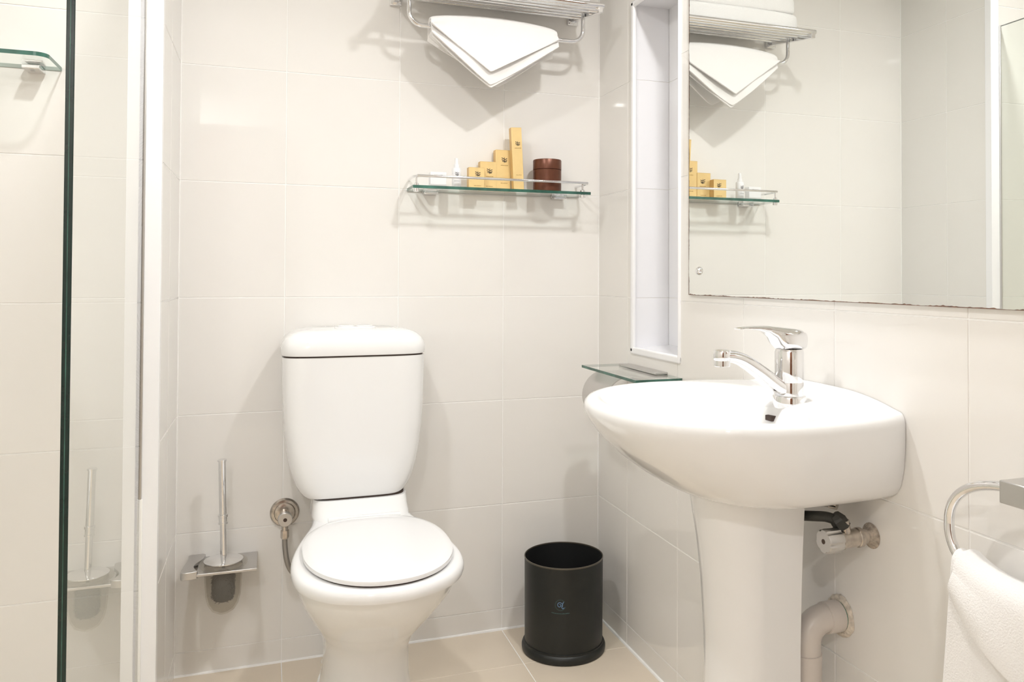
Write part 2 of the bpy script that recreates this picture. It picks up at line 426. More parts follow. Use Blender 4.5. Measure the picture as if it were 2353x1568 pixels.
for nm, b in (('niche_trim', (-0.006, 0.006, NY1-NT, NY1+0.001, NZ0, NZ1)), ('niche_trim', (-0.006, 0.006, NY0-0.001, NY0+0.007, NZ0, NZ1)),
              ('niche_trim', (-0.006, 0.006, NY0-0.001, NY1+0.001, NZ0-0.003, NZ0+NT)), ('niche_trim', (-0.006, 0.006, NY0-0.001, NY1+0.001, NZ1-NT, NZ1+0.001))):
    npart(nm, MB().box(*b), 'white_trim', bevel=0.005, bseg=4)
# door behind the camera (its brown shows in the chrome)
dr = struct('door_1', MB().box(DX0+0.04, DX1-0.04, YF-0.045, YF-0.008, 0.006, DZ-0.04), 'door', 'brown wooden entrance door', bevel=0.003)
obj('door_frame', MB().box(DX0, DX0+0.04, YF-0.05, YF+0.012, 0, DZ).box(DX1-0.04, DX1, YF-0.05, YF+0.012, 0, DZ).box(DX0+0.04, DX1-0.04, YF-0.05, YF+0.012, DZ-0.04, DZ), 'doorframe', dr)
obj('door_handle', MB().lathe([(0.026, 0), (0.026, 0.008)], (DX1-0.10, YF-0.008, 1.0), 'y').tube([(DX1-0.10, YF, 1.0), (DX1-0.10, YF+0.045, 1.0), (DX1-0.12, YF+0.05, 1.0), (DX1-0.22, YF+0.05, 1.0)], 0.009), 'satin', dr, smooth=True)

# downlight fixtures
for lx, ly, lz, lw, lab in LAMPS:
    t = thing('downlight', lab, 'downlight', (lx, ly, lz), 'recessed ceiling downlights')
    obj('bezel', MB().lathe([(0.048, 0), (0.058, -0.002), (0.060, -0.006), (0.050, -0.009), (0.046, -0.003)], (lx, ly, lz), cap0=False, cap1=False), 'white_trim', t, smooth=True)
    obj('lens', MB().lathe([(0.046, -0.002), (0.046, -0.004)], (lx, ly, lz)), 'lens', t)

# ---------------------------------------------------------------- shower screen
t = thing('shower_screen', 'frameless clear glass shower screen with dark green edge', 'shower screen', (XG-0.005, -0.7, 0))
GY, GT, GZ = -1.018, 0.0105, 1.795
mg = MB().box(XG-GT, XG, GY+0.0005, YE-0.0, 0.012, GZ)
mg.mi = [1, 1, 1, 0, 1, 0]
obj('glass_pane', mg, ['screen_glass', 'gedge'], t)
obj('polished_edge', MB().box(XG-GT, XG, GY-0.001, GY+0.0005, 0.012, GZ), 'gedge', t, bevel=0.0007)
obj('edge_seam', MB().box(XG-GT*0.56, XG-GT*0.44, GY-0.0014, GY, 0.012, GZ), 'gedge2', t, label='pale line down the middle of the polished edge')
obj('wall_channel', MB().box(XG-0.0005, XG+0.003, YE-0.009, YE-0.0028, 0.55, GZ), 'satin', t, bevel=0.0007)
obj('silicone_bead', MB().box(XG-0.0005, XG+0.005, YE-0.009, YE-0.0028, 0.0, 0.55), 'caulk', t, bevel=0.0012)
obj('floor_channel', MB().box(XG-GT-0.003, XG+0.003, GY, YE-0.002, 0, 0.016), 'satin', t, bevel=0.001)

# shower shelf
t = thing('shower_shelf', 'clear glass shelf with rounded corner inside the shower', 'glass shelf', (-1.58, YE, 1.43))
def round_plate(x0, x1, yb, yfr, z0, z1, r, n=8):
    P = [(x0, yb), (x1, yb)]
    for k in range(n+1):
        a = PI/2*k/n; P.append((x1-r+r*math.cos(a), yfr+r-r*math.sin(a)))
    for k in range(n+1):
        a = PI/2*k/n; P.append((x0+r-r*math.sin(a), yfr+r-r*math.cos(a)))
    m = MB(); m.loft([[(x, y, z0) for x, y in P], [(x, y, z1) for x, y in P]])
    N = len(P); m.mi = [1]*N + [0, 0]
    return m
obj('glass_plate', round_plate(-1.86, -1.344, YE-0.001, -0.492, 1.432, 1.440, 0.022), ['glass', 'gedge2'], t)
for cx in (-1.388, -1.80):
    c = obj('clip', MB().box(cx-0.016, cx+0.016, YE, -0.418, 1.4235, 1.4315).box(cx-0.016, cx+0.016, YE, YE-0.028, 1.4405, 1.4455), 'chrome', t, bevel=0.0015)
    obj('grub_screw', MB().lathe([(0.004, 0), (0.004, -0.0015)], (cx, -0.40, 1.4235)), 'satin', c)

# ---------------------------------------------------------------- towel rack
AX0, AX1 = -0.617, -0.091
t = thing('towel_rack', 'chrome towel rack of parallel rods with hanging bar above the toilet', 'towel rack', ((AX0+AX1)/2, 0, 1.77))
za = lambda y: 1.787 + 0.165*y          # falls towards the room
for ax in (AX0, AX1):
    a = MB()
    y0, y1, hx, hz = -0.012, -0.228, 0.007, 0.010
    a.add([(ax-hx, y0, za(y0)-hz), (ax+hx, y0, za(y0)-hz), (ax+hx, y1, za(y1)-hz), (ax-hx, y1, za(y1)-hz), (ax-hx, y0, za(y0)+hz), (ax+hx, y0, za(y0)+hz), (ax+hx, y1, za(y1)+hz), (ax-hx, y1, za(y1)+hz)],
          [(0, 3, 2, 1), (4, 5, 6, 7), (0, 1, 5, 4), (1, 2, 6, 5), (2, 3, 7, 6), (3, 0, 4, 7)])
    arm = obj('side_arm', a, 'chrome', t, bevel=0.0015)
    obj('wall_flange', MB().box(ax-0.016, ax+0.016, -0.0003, -0.014, za(0)-0.02, za(0)+0.014), 'chrome', arm, bevel=0.002)
for ry in (-0.030, -0.075, -0.120, -0.165, -0.212):
    obj('rod', MB().tube([(AX0+0.004, ry, za(ry)+0.004), (AX1-0.004, ry, za(ry)+0.004)], 0.0062, 14), 'chrome', t, smooth=True)
obj('front_rail', MB().tube([(AX0-0.010, -0.222, za(-0.222)+0.010), (AX1+0.010, -0.222, za(-0.222)+0.010)], 0.0075, 16), 'chrome', t, smooth=True)
ux0, ux1, uy, uz = -0.598, -0.104, -0.127, 1.683
path = [(ux0, uy, za(uy)), (ux0, uy, uz+0.035)]
for k in range(1, 9):
    a = PI/2*k/8; path.append((ux0+0.035-0.035*math.cos(a), uy, uz+0.035-0.035*math.sin(a)))
for k in range(0, 9):
    a = PI/2*k/8; path.append((ux1-0.035+0.035*math.sin(a), uy, uz+0.035-0.035*math.cos(a)))
path += [(ux1, uy, za(uy))]
obj('hanging_bar', MB().tube(path, 0.0058, 14), 'chrome', t, smooth=True)

# folded bath towel on the rack
t = thing('bath_towel', 'thick white bath towel folded flat on top of the towel rack', 'towel', (-0.35, -0.12, 1.775))
def pillow(x0, x1, y0, y1, z0, z1, tilt=0.0, e=5.0, nx=36, ny=20, amp=0.003, seed=0):
    rnd = random.Random(seed); ph = [rnd.uniform(0, 6) for _ in range(6)]
    m = MB(); rings = []
    xc, yc, hx, hy = (x0+x1)/2, (y0+y1)/2, (x1-x0)/2, abs(y1-y0)/2
    n = 64
    for k in range(13):
        b = -PI/2+PI*k/12; zz = sgnpow(math.sin(b), 2/4.0); sc = abs(math.cos(b))**(2/4.0)
        ring = []
        for i in range(n):
            a = 2*PI*i/n
            x = xc+hx*(1-(1-sc)*0.10*0.24/hx)*sgnpow(math.cos(a), 2/e) if sc > 0.01 else xc+hx*0.90*sgnpow(math.cos(a), 2/e)
            y = yc+hy*(1-(1-sc)*0.2)*sgnpow(math.sin(a), 2/e)
            z = (z0+z1)/2+(z1-z0)/2*zz + amp*math.sin(14*x+ph[0])*math.cos(19*y+ph[1]) + tilt*y
            ring.append((x, y, z))
        rings.append(ring)
    return m.loft(rings)
obj('lower_fold', pillow(-0.600, -0.098, -0.212, -0.02, 1.7985, 1.850, 0.165, seed=1), 'towel', t, smooth=True)
obj('upper_fold', pillow(-0.592, -0.104, -0.208, -0.022, 1.848, 1.900, 0.165, seed=2), 'towel', t, smooth=True)

# hanging hand towel: layers draped over the hanging bar, corner down
t = thing('hand_towel', 'white hand towel draped corner-down over the chrome hanging bar', 'towel', (-0.37, uy, uz))
def drape(xl, xr, xt, zbar, r, ftip, fl, fr_, btip, bl, br, bxt, wav=0.004, thick=0.004, e=1.0, push=0.02, seed=0, crown=0.0, slope=0.0):
    """sheet over a bar along x at (y=uy); f* front drop, b* back drop at tip / left / right"""
    rnd = random.Random(seed); ph = [rnd.uniform(0, 6.28) for _ in range(6)]
    NS, NF = 56, 22; grid = []
    def drop(x, tip, l, r_, xt_):
        if x < xt_: q = (xt_-x)/(xt_-xl); return l+(tip-l)*(1-q**e)
        q = (x-xt_)/(xr-xt_); return r_+(tip-r_)*(1-q**e)
    for i in range(NS+1):
        s = i/NS; x = xl+(xr-xl)*s; row = []
        cz = crown*math.sin(PI*s)**0.6 + slope*(s-0.5)
        F = drop(x, ftip, fl, fr_, xt); Bk = drop(x, btip, bl, br, bxt)
        for k in range(NF+1):                       # front, from hem up
            q = 1-k/NF; z = zbar-F*q
            y = uy-r-push*q*(1-0.35*q)-wav*math.sin(9*s+ph[0]+2*q)*q
            row.append((x+0.012*q*(xt-x)*0, y, z+cz*(1-q)))
        for k in range(1, 10):
            a = PI*k/10
            row.append((x, uy-r*math.cos(a), zbar+(r+cz)*math.sin(a)*0.9+cz*(1-math.sin(a)*0.9)))
        for k in range(NF+1):
            q = k/NF; z = zbar-Bk*q
            y = uy+r+0.012*q+wav*1.4*math.sin(12*s+ph[1]+3*q)*q
            row.append((x, y, z+cz*(1-q)))
        grid.append(row)
    m = MB(); n = len(grid[0]); m.v = [p for row in grid for p in row]
    for i in range(NS):
        for k in range(n-1): m.f.append((i*n+k, (i+1)*n+k, (i+1)*n+k+1, i*n+k+1)); m.mi.append(0)
    return m
def cloth(name, mb, m, parent, thick):
    o = obj(name, mb, m, parent, smooth=True)
    md = o.modifiers.new('solid', 'SOLIDIFY'); md.thickness = thick; md.offset = 0
    md2 = o.modifiers.new('bev', 'BEVEL'); md2.width = thick*0.45; md2.segments = 3; md2.limit_method = 'ANGLE'; md2.angle_limit = math.radians(50)
    return o
cloth('inner_layer', drape(-0.540, -0.190, -0.380, uz, 0.0095, 0.157, 0.030, 0.030, 0.120, 0.02, 0.05, -0.40, e=1.05, push=0.010, seed=3, crown=0.012), 'towel_flat', t, 0.005)
cloth('middle_layer', drape(-0.543, -0.188, -0.382, uz, 0.0155, 0.150, 0.022, 0.030, 0.140, 0.03, 0.03, -0.345, e=1.1, push=0.018, wav=0.005, seed=5, crown=0.014), 'towel_flat', t, 0.005)
cloth('outer_layer', drape(-0.543, -0.190, -0.384, uz, 0.0225, 0.118, 0.004, 0.012, 0.06, 0.02, 0.03, -0.36, e=1.0, push=0.022, wav=0.002, seed=8, crown=0.018), 'towel_flat', t, 0.005)

# ---------------------------------------------------------------- glass shelf with rail
SX0, SX1, SY, SZ = -0.581, -0.070, -0.106, 1.252
t = thing('glass_shelf', 'glass wall shelf with chrome guard rail above the toilet', 'glass shelf', ((SX0+SX1)/2, 0, SZ))
mp = MB().box(SX0, SX1, SY, -0.004, SZ, SZ+0.008); mp.mi = [0, 0, 1, 1, 1, 1]
obj('glass_plate', mp, ['glass', 'gedge2'], t)
for cx in (-0.517, -0.135):
    c = obj('wall_clip', MB().box(cx-0.020, cx+0.020, -0.0003, -0.032, SZ-0.008, SZ-0.0004).box(cx-0.020, cx+0.020, -0.0003, -0.006, SZ-0.008, SZ+0.014), 'chrome', t, bevel=0.002)
rz = SZ+0.033
rail = [(SX0+0.006, -0.004, rz), (SX0+0.004, SY+0.03, rz), (SX0+0.008, SY+0.012, rz), (SX0+0.022, SY-0.001, rz), (SX0+0.05, SY-0.003, rz), (SX1-0.05, SY-0.003, rz), (SX1-0.022, SY-0.001, rz), (SX1-0.008, SY+0.012, rz), (SX1-0.004, SY+0.03, rz), (SX1-0.006, -0.004, rz)]
obj('guard_rail', MB().tube(smooth_pts(rail, 5), 0.0036, 12), 'chrome', t, smooth=True)
for px_ in (SX0+0.010, SX1-0.022):
    po = obj('rail_post', MB().tube([(px_, SY+0.008, SZ+0.006), (px_, SY+0.008, rz)], 0.0028, 10), 'chrome', t, smooth=True)
    obj('post_foot', MB().lathe([(0.007, 0.008), (0.007, 0.0125), (0.004, 0.015)], (px_, SY+0.008, SZ)).lathe([(0.004, -0.010), (0.0075, -0.008), (0.0075, -0.0003)], (px_, SY+0.008, SZ)), 'chrome', po, smooth=True)

STOP = SZ+0.0083
# emblem: a sprig of strokes around a stem, laid on a surface through fn(u, v) -> point
def emblem(fn, s):
    m = MB()
    def stroke(pts, w):
        for a, b in zip(pts, pts[1:]):
            dx, dy = b[0]-a[0], b[1]-a[1]; L = math.hypot(dx, dy); nx, ny = -dy/L*w/2, dx/L*w/2
            m.add([fn(s*(a[0]+nx), s*(a[1]+ny)), fn(s*(a[0]-nx), s*(a[1]-ny)), fn(s*(b[0]-nx), s*(b[1]-ny)), fn(s*(b[0]+nx), s*(b[1]+ny))], [(0, 1, 2, 3)])
    stroke([(0.02, 0.95), (0.0, 0.4), (0.04, -0.2), (-0.04, -0.9)], 0.15)
    for sy in (0.35, -0.25):
        stroke([(-0.95, sy+0.42), (-0.5, sy+0.2), (-0.06, sy+0.05)], 0.22)
        stroke([(0.06, sy-0.15), (0.5, sy-0.02), (0.95, sy+0.22)], 0.22)
    stroke([(-0.8, -0.38), (-0.35, -0.52), (-0.05, -0.42)], 0.18)
    stroke([(0.08, -0.62), (0.5, -0.62), (0.82, -0.44)], 0.18)
    return m
def dashes(fn, w, h, n, seed=0):
    r = random.Random(seed); m = MB(); x = -w/2; st = w/n
    for k in range(n):
        a, b = x+k*st+st*0.12, x+(k+1)*st-st*0.12; hh = h*r.uniform(0.6, 1)
        m.add([fn(a, 0), fn(b, 0), fn(b, hh), fn(a, hh)], [(0, 1, 2, 3)])
    return m
def gold_box(lab, x0, x1, yfr, dep, h, lean=0.0, es=0.0085, ev=0.64, rot=0.0):
    xc = (x0+x1)/2; hw = (x1-x0)/2
    t = thing('toiletry_box', lab, 'box', (xc, yfr+dep/2, STOP), 'gold toiletry cartons on the glass shelf')
    R_ = Matrix.Translation((xc, yfr+dep/2, STOP)) @ Matrix.Rotation(rot, 4, 'Z') @ Matrix.Translation((hw, 0, 0)) @ Matrix.Rotation(lean, 4, 'Y') @ Matrix.Translation((-hw, 0, 0))
    tr_ = lambda m: [R_ @ Vector(v) for v in m.v]
    b = MB().box(-hw, hw, -dep/2, dep/2, 0.0, h); b.v = tr_(b)
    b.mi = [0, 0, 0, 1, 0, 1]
    c = obj('carton', b, ['gold', 'gold_side'], t, bevel=0.0008)
    fl_ = MB().box(-hw*0.96, hw*0.96, -dep/2-0.0003, -dep/2+0.001, h-0.0012, h-0.0006); fl_.v = tr_(fl_); obj('flap_line', fl_, 'gold_side', c)
    fn0 = lambda u, v: (u, -dep/2-0.0005, v)
    e = emblem(lambda u, v: fn0(u+0.15*hw, v+h*ev), es); e.v = tr_(e); obj('emblem', e, 'ink', c)
    d = dashes(lambda u, v: fn0(u+0.15*hw, v+h*ev-es*1.9), min(2*hw*0.62, 0.022), 0.0022, 8, 1); d.v = tr_(d); obj('small_print', d, 'inkgold', c)
    d = dashes(lambda u, v: fn0(u+0.12*hw, v+h*0.14 if h < 0.1 else v+h*0.36-0.02), min(2*hw*0.5, 0.02), 0.0018, 9, 2); d.v = tr_(d); obj('small_print', d, 'inkgold', c)
gold_box('shortest of the four gold cartons, next to the white bottle', -0.418, -0.3735, -0.060, 0.024, 0.061, ev=0.70, es=0.0078)
gold_box('second shortest gold carton between the shortest and the wide tall one', -0.3785, -0.3305, -0.032, 0.024, 0.083, ev=0.67)
gold_box('wide tall gold carton, second tallest of the four', -0.333, -0.2875, -0.030, 0.024, 0.119, ev=0.755)
gold_box('tallest and slimmest gold carton, leaning beside the brown canister', -0.2865, -0.2555, -0.058, 0.022, 0.182, lean=-0.052, ev=0.745, es=0.0072)
# white soap box
t = thing('soap_box', 'small low white carton at the left end of the glass shelf', 'box', (-0.507, -0.07, STOP))
c = obj('carton', MB().box(-0.530, -0.486, -0.083, -0.058, STOP, STOP+0.040), 'whitecard', t, bevel=0.001)
obj('small_print', dashes(lambda u, v: (-0.508+u, -0.0835, STOP+0.031+v), 0.024, 0.0016, 8, 4), 'greyink', c)
# white bottle
t = thing('lotion_bottle', 'little white bottle with narrow cap and dark sprig emblem', 'bottle', (-0.4565, -0.076, STOP))
bc = (-0.4565, -0.076, STOP)
b = obj('body', MB().lathe([(0.0115, 0), (0.0128, 0.002), (0.0128, 0.050), (0.0115, 0.0535), (0.007, 0.055)], bc, n=32), 'whitecard', t, smooth=True)
obj('cap', MB().lathe([(0.0075, 0.0552), (0.0075, 0.063), (0.0055, 0.064), (0.005, 0.080), (0.0035, 0.0815)], bc, n=24), 'whitecard', t, smooth=True)
cylf = lambda c, r, a0: (lambda u, v: (c[0]+r*math.sin(a0+u/r), c[1]-r*math.cos(a0+u/r), c[2]+v))
f_ = cylf(bc, 0.0131, -0.1)
obj('emblem', emblem(lambda u, v: f_(u, v+0.0365), 0.0062), 'ink', b)
obj('small_print', dashes(lambda u, v: f_(u, v+0.0165), 0.017, 0.0014, 8, 5), 'greyink', b)
# brown canister
t = thing('canister', 'brown metallic cylindrical canister with lid on the glass shelf', 'canister', (-0.187, -0.060, STOP))
cc = (-0.187, -0.060, STOP)
obj('body', MB().lathe([(0.0395, 0), (0.0408, 0.0015), (0.0408, 0.0615), (0.0395, 0.0622)], cc, n=64), 'brown', t, smooth=True)
obj('lid', MB().lathe([(0.0395, 0.0626), (0.0410, 0.0632), (0.0410, 0.0895), (0.0400, 0.0912), (0.0385, 0.0905), (0.03, 0.0900)], cc, n=64), 'brown', t, smooth=True)

# ---------------------------------------------------------------- toilet
TX = -0.729
TP = -0.718
t = thing('toilet', 'white close-coupled ceramic toilet with closed lid', 'toilet', (TX, -0.3, 0))
def tring(z, hw, yb, yfr, yc=None, e=2.2, eb=4.0):
    yc = yc if yc is not None else (yb+yfr)/2
    return sring(TP, yc, hw, yc-yfr, yb-yc, z, 72, e, eb)
pl_ = [(-0.17, .1165), (-0.20, .118), (-0.24, .1235), (-0.275, .1315), (-0.31, .1415), (-0.35, .152), (-0.39, .161), (-0.44, .1700), (-0.49, .1750), (-0.535, .1755), (-0.58, .1695), (-0.62, .1555), (-0.655, .132), (-0.681, .102), (-0.698, .068), (-0.708, .035)]
sm = smooth_pts([(h, y, 0) for y, h in pl_] + [(0, -0.711, 0)], 4)
half = [(p_.x, p_.y) for p_ in sm]
outline = [(x, y) for x, y in half] + [(-x, y) for x, y in reversed(half[:-1])]
def inset(poly, d):
    n = len(poly); out = []
    for i in range(n):
        a, b, c = Vector(poly[i-1]), Vector(poly[i]), Vector(poly[(i+1) % n])
        e1 = (b-a); e2 = (c-b)
        nn = (Vector((-e1.y, e1.x)).normalized()+Vector((-e2.y, e2.x)).normalized())
        if nn.length < 1e-6: nn = Vector((0, 1))
        nn.normalize(); out.append((b.x-nn.x*d*SG, b.y-nn.y*d*SG))
    return out
area = sum(outline[i-1][0]*outline[i][1]-outline[i][0]*outline[i-1][1] for i in range(len(outline)))
SG = -1 if area > 0 else 1
def olift(poly, d, z): return [(TP+x, y, z) for x, y in (inset(poly, d) if d else poly)]
def oring(z, k, yb, yfr): return [(TP+x*k, yb+(y+0.17)/(-0.711+0.17)*(yfr-yb), z) for x, y in outline]
pan = MB().loft([oring(0.0, .64, -.03, -.46), oring(0.012, .64, -.03, -.46), oring(0.02, .61, -.03, -.452), oring(0.10, .555, -.03, -.445), oring(0.17, .545, -.03, -.457), oring(0.215, .60, -.035, -.492), oring(0.26, .715, -.05, -.55),
                 oring(0.31, .825, -.09, -.612), oring(0.355, .905, -.14, -.660), oring(0.385, .935, -.162, -.680), oring(0.399, .940, -.166, -.684)])
pan.loft([tring(0.33, 0.104, -0.012, -0.22, e=4), tring(0.40, 0.112, -0.012, -0.262, e=3.2), tring(0.424, 0.1195, -0.012, -0.268, e=3.2), tring(0.4275, 0.1190, -0.012, -0.258, e=3.4), tring(0.433, 0.1182, -0.012, -0.240, e=3.8), tring(0.441, 0.1175, -0.012, -0.223, e=4.2), tring(0.450, 0.117, -0.012, -0.208, e=5), tring(0.462, 0.1165, -0.012, -0.196, e=5)])
po = obj('pan', pan, 'ceramic', t, smooth=True)
obj('seat', MB().loft([olift(outline, 0.010, 0.3985), olift(outline, 0.002, 0.4005), olift(outline, 0.0, 0.406), olift(outline, 0.0, 0.414), olift(outline, 0.002, 0.4195), olift(outline, 0.006, 0.4235), olift(outline, 0.013, 0.4255)]), 'plastic', t, smooth=True)
def lidring(z, d): return sring(TP+0.003, -0.485, 0.1560-d, 0.213-d, 0.214-d*1.0, z, 80, 2.15, 2.5)
obj('seat_lid', MB().loft([lidring(0.4262, 0.010), lidring(0.4300, 0.006), lidring(0.4305, 0.001), lidring(0.434, 0.0), lidring(0.4385, 0.001), lidring(0.4415, 0.006), lidring(0.4430, 0.016), lidring(0.4440, 0.05), lidring(0.4445, 0.10)]), 'plastic', t, smooth=True)
obj('lid_gap', MB().loft([lidring(0.4256, 0.007), lidring(0.4304, 0.006)]), 'gap', t, smooth=True, label='dark gap under the front of the lid')
obj('hinge', MB().tube([(TP-0.085, -0.262, 0.433), (TP+0.085, -0.262, 0.433)], 0.0085, 16), 'plastic', t, smooth=True)
def cring(z, hw, yfr, e=5.5): return sring(TX-0.004, -0.10, hw, -0.10-yfr, 0.095, z, 80, e, 8)
cist = MB().loft([cring(0.4665, 0.110, -0.180), cring(0.4665, 0.116, -0.189), cring(0.4685, 0.1205, -0.1920), cring(0.474, 0.127, -0.1935), cring(0.484, 0.135, -0.1945), cring(0.50, 0.1435, -0.1965), cring(0.522, 0.1515, -0.1985), cring(0.55, 0.1585, -0.1995), cring(0.59, 0.165, -0.2005), cring(0.64, 0.1705, -0.201), cring(0.70, 0.174, -0.201), cring(0.76, 0.1755, -0.201), cring(0.815, 0.176, -0.201)])
cb = obj('cistern', cist, 'ceramic', t, smooth=True)
obj('joint_line', MB().loft([tring(0.4615, 0.1115, -0.02, -0.186, e=5), tring(0.4667, 0.1115, -0.02, -0.186, e=5)]), 'gap', cb, smooth=True, label='dark joint under the cistern')
obj('lid_joint', MB().loft([cring(0.8148, 0.1725, -0.1985), cring(0.8215, 0.1725, -0.1985)]), 'gap', cb, smooth=True, label='dark joint under the cistern lid')
lr = lambda z, d: cring(z, 0.1785-d, -0.206+d, 5.0)
cl = obj('cistern_lid', MB().loft([lr(0.8185, 0.004), lr(0.8195, 0.001), lr(0.825, 0.0), lr(0.838, 0.0), lr(0.850, 0.003), lr(0.861, 0.010), lr(0.870, 0.021), lr(0.8765, 0.036), lr(0.880, 0.055), lr(0.8815, 0.075)]), 'ceramic', t, smooth=True)
fb = lambda x, hw, hd, z0, z1: MB().loft([sring(x, -0.105, hw, hd, hd, z0, 40, 2.6), sring(x, -0.105, hw, hd, hd, z1-0.001, 40, 2.6), sring(x, -0.105, hw-0.002, hd-0.002, hd-0.002, z1, 40, 2.6)])
bt = obj('flush_plate', fb(TX, 0.052, 0.026, 0.878, 0.8855), 'plastic', cl, smooth=True)
obj('flush_button', fb(TX-0.023, 0.0215, 0.021, 0.885, 0.8885), 'plastic', cl, smooth=True)
obj('flush_button', fb(TX+0.023, 0.0215, 0.021, 0.885, 0.8885), 'plastic', cl, smooth=True)
# caulk around the foot
ck = [Vector(v) for v in oring(0.0015, .650, -.028, -.462)]
obj('foot_caulk', MB().tube([v+Vector((jit(.0015), jit(.0015), 0)) for v in ck], 0.008, 8, closed=True), 'caulk', t, smooth=True, label='white caulk around the foot')

# stop valve of the toilet
t = thing('stop_valve', 'worn chrome stop valve with flexible hose on the wall beside the toilet', 'valve', (-0.896, 0, 0.391))
vc = (-0.896, 0, 0.392)
obj('escutcheon', MB().lathe([(0.037, -0.0003), (0.037, -0.003), (0.033, -0.008), (0.027, -0.009), (0.025, -0.013), (0.018, -0.015)], vc, 'y', 48), 'oldchrome', t, smooth=True)
obj('valve_body', MB().lathe([(0.0125, -0.010), (0.0125, -0.045), (0.0145, -0.046), (0.0145, -0.062)], vc, 'y', 32).tube([(-0.896, -0.040, 0.392), (-0.896, -0.040, 0.352)], 0.0085, 14), 'oldchrome', t, smooth=True)
k = obj('knob', MB().lathe([(0.0165, -0.056), (0.0180, -0.058), (0.0180, -0.074), (0.0165, -0.0755)], vc, 'y', 32), 'satin', t, smooth=True)
obj('screw_hole', MB().lathe([(0.0048, -0.0752), (0.0048, -0.0759)], vc, 'y', 20), 'gap', k)
obj('hose_nut', MB().lathe([(0.0105, 0), (0.0105, -0.018), (0.0085, -0.022)], (-0.896, -0.040, 0.356), n=6), 'oldchrome', t)
obj('hose', MB().tube(smooth_pts([(-0.896, -0.040, 0.345), (-0.895, -0.041, 0.31), (-0.888, -0.044, 0.27), (-0.873, -0.036, 0.240), (-0.848, -0.018, 0.213), (-0.80, -0.0135, 0.20), (-0.74, -0.0135, 0.20)], 6), 0.0068, 12), 'braid', t, smooth=True)

# toilet brush holder and brush
BX, BY, BZ = -1.041, -0.077, 0.296
t = thing('brush_holder', 'wall-mounted satin metal bracket with frosted glass cup', 'brush holder', (BX, 0, BZ))
def ring_plate(x0, x1, y0, y1, z0, z1, cx, cy, r, n=48):
    """flat plate with a round hole"""
    m = MB(); top, bot = [], []
    outer, inner = [], []
    for i in range(n):
        a = 2*PI*i/n; c, s_ = math.cos(a), math.sin(a)
        tx = min(((x1-cx)/c if c > 0 else (x0-cx)/c) if abs(c) > 1e-9 else 9, ((y1-cy)/s_ if s_ > 0 else (y0-cy)/s_) if abs(s_) > 1e-9 else 9)
        outer.append((cx+c*tx, cy+s_*tx)); inner.append((cx+r*c, cy+r*s_))
    for cnr in ((x0, y0), (x1, y0), (x1, y1), (x0, y1)):
        i = min(range(n), key=lambda q: (outer[q][0]-cnr[0])**2+(outer[q][1]-cnr[1])**2); outer[i] = cnr
    L = [[(x, y, z1) for x, y in inner], [(x, y, z1) for x, y in outer], [(x, y, z0) for x, y in outer], [(x, y, z0) for x, y in inner], [(x, y, z1) for x, y in inner]]
    return m.loft(L, False, False)
obj('plate', ring_plate(-1.100, -0.962, -0.128, -0.0005, BZ-0.006, BZ, BX, BY, 0.045), 'satin', t, bevel=0.0008)
sb = [(-1.124, -0.0005), (-1.090, -0.0005), (-1.088, -0.02), (-1.092, -0.042), (-1.104, -0.066), (-1.108, -0.09), (-1.102, -0.115), (-1.098, -0.128), (-1.1325, -0.132), (-1.1325, -0.09), (-1.128, -0.06), (-1.124, -0.03)]
sb = [(v.x, v.y) for v in smooth_pts([(x, y, 0) for x, y in sb], 3, True)]
obj('side_block', MB().loft([[(x, y, BZ-0.010) for x, y in sb], [(x, y, BZ+0.008) for x, y in sb]]), 'satin', t, bevel=0.001)
cup = [(0.0445, 0.002), (0.0440, -0.01), (0.0425, -0.05), (0.0405, -0.075), (0.0355, -0.095), (0.027, -0.109), (0.015, -0.1165), (0.004, -0.1185)]
cin = [(r-0.003 if r > 0.004 else 0.002, h+0.003) for r, h in reversed(cup)]
obj('glass_cup', MB().lathe(cup+cin+[cup[0]], (BX, BY, BZ), n=48, cap0=False, cap1=False), 'frost', t, smooth=True, label='frosted glass cup')
obj('cup_rim', MB().lathe([(0.043, 0.001), (0.0545, 0.001), (0.0565, 0.004), (0.0565, 0.007), (0.054, 0.010), (0.043, 0.010), (0.043, 0.001)], (BX, BY, BZ), n=48, cap0=False, cap1=False), 'frost', t, smooth=True)
t = thing('toilet_brush', 'chrome-handled toilet brush standing in the frosted cup', 'brush', (BX, BY, BZ-0.09))
hb = (BX, BY, BZ)
obj('splash_lid', MB().lathe([(0.040, 0.0105), (0.046, 0.0115), (0.046, 0.0135), (0.034, 0.0185), (0.018, 0.021), (0.010, 0.023)], hb, n=48), 'chrome', t, smooth=True)
tp = Vector((BX-0.006, BY+0.001, BZ+0.262)); bs = Vector((BX, BY, BZ+0.018))
pt = lambda q: bs.lerp(tp, q)
obj('handle', MB().tube([pt(0), pt(0.34)], 0.0078, 20).tube([pt(0.44), pt(0.985)], 0.0090, 20), 'chrome', t, smooth=True)
obj('collar', MB().tube([pt(0.34), pt(0.345), pt(0.36), pt(0.365), pt(0.41), pt(0.415), pt(0.44), pt(0.445)], [0.008, 0.0116, 0.0116, 0.0102, 0.0102, 0.0120, 0.0120, 0.0088], 20), 'chrome', t, smooth=True)
obj('end_cap', MB().tube([pt(0.978), pt(0.98), pt(0.995), pt(1.0)], [0.009, 0.0112, 0.0112, 0.0092], 20), 'chrome', t, smooth=True)
obj('stem', MB().tube([(BX, BY, BZ+0.012), (BX, BY, BZ-0.085)], 0.004, 10), 'bristle', t)
mbq = MB(); rnd = random.Random(3)
obj('bristle_core', MB().lathe([(0.010, -0.012), (0.022, -0.020), (0.0265, -0.035), (0.0265, -0.070), (0.022, -0.084), (0.010, -0.090)], hb, n=32), 'bristle', t, smooth=True)
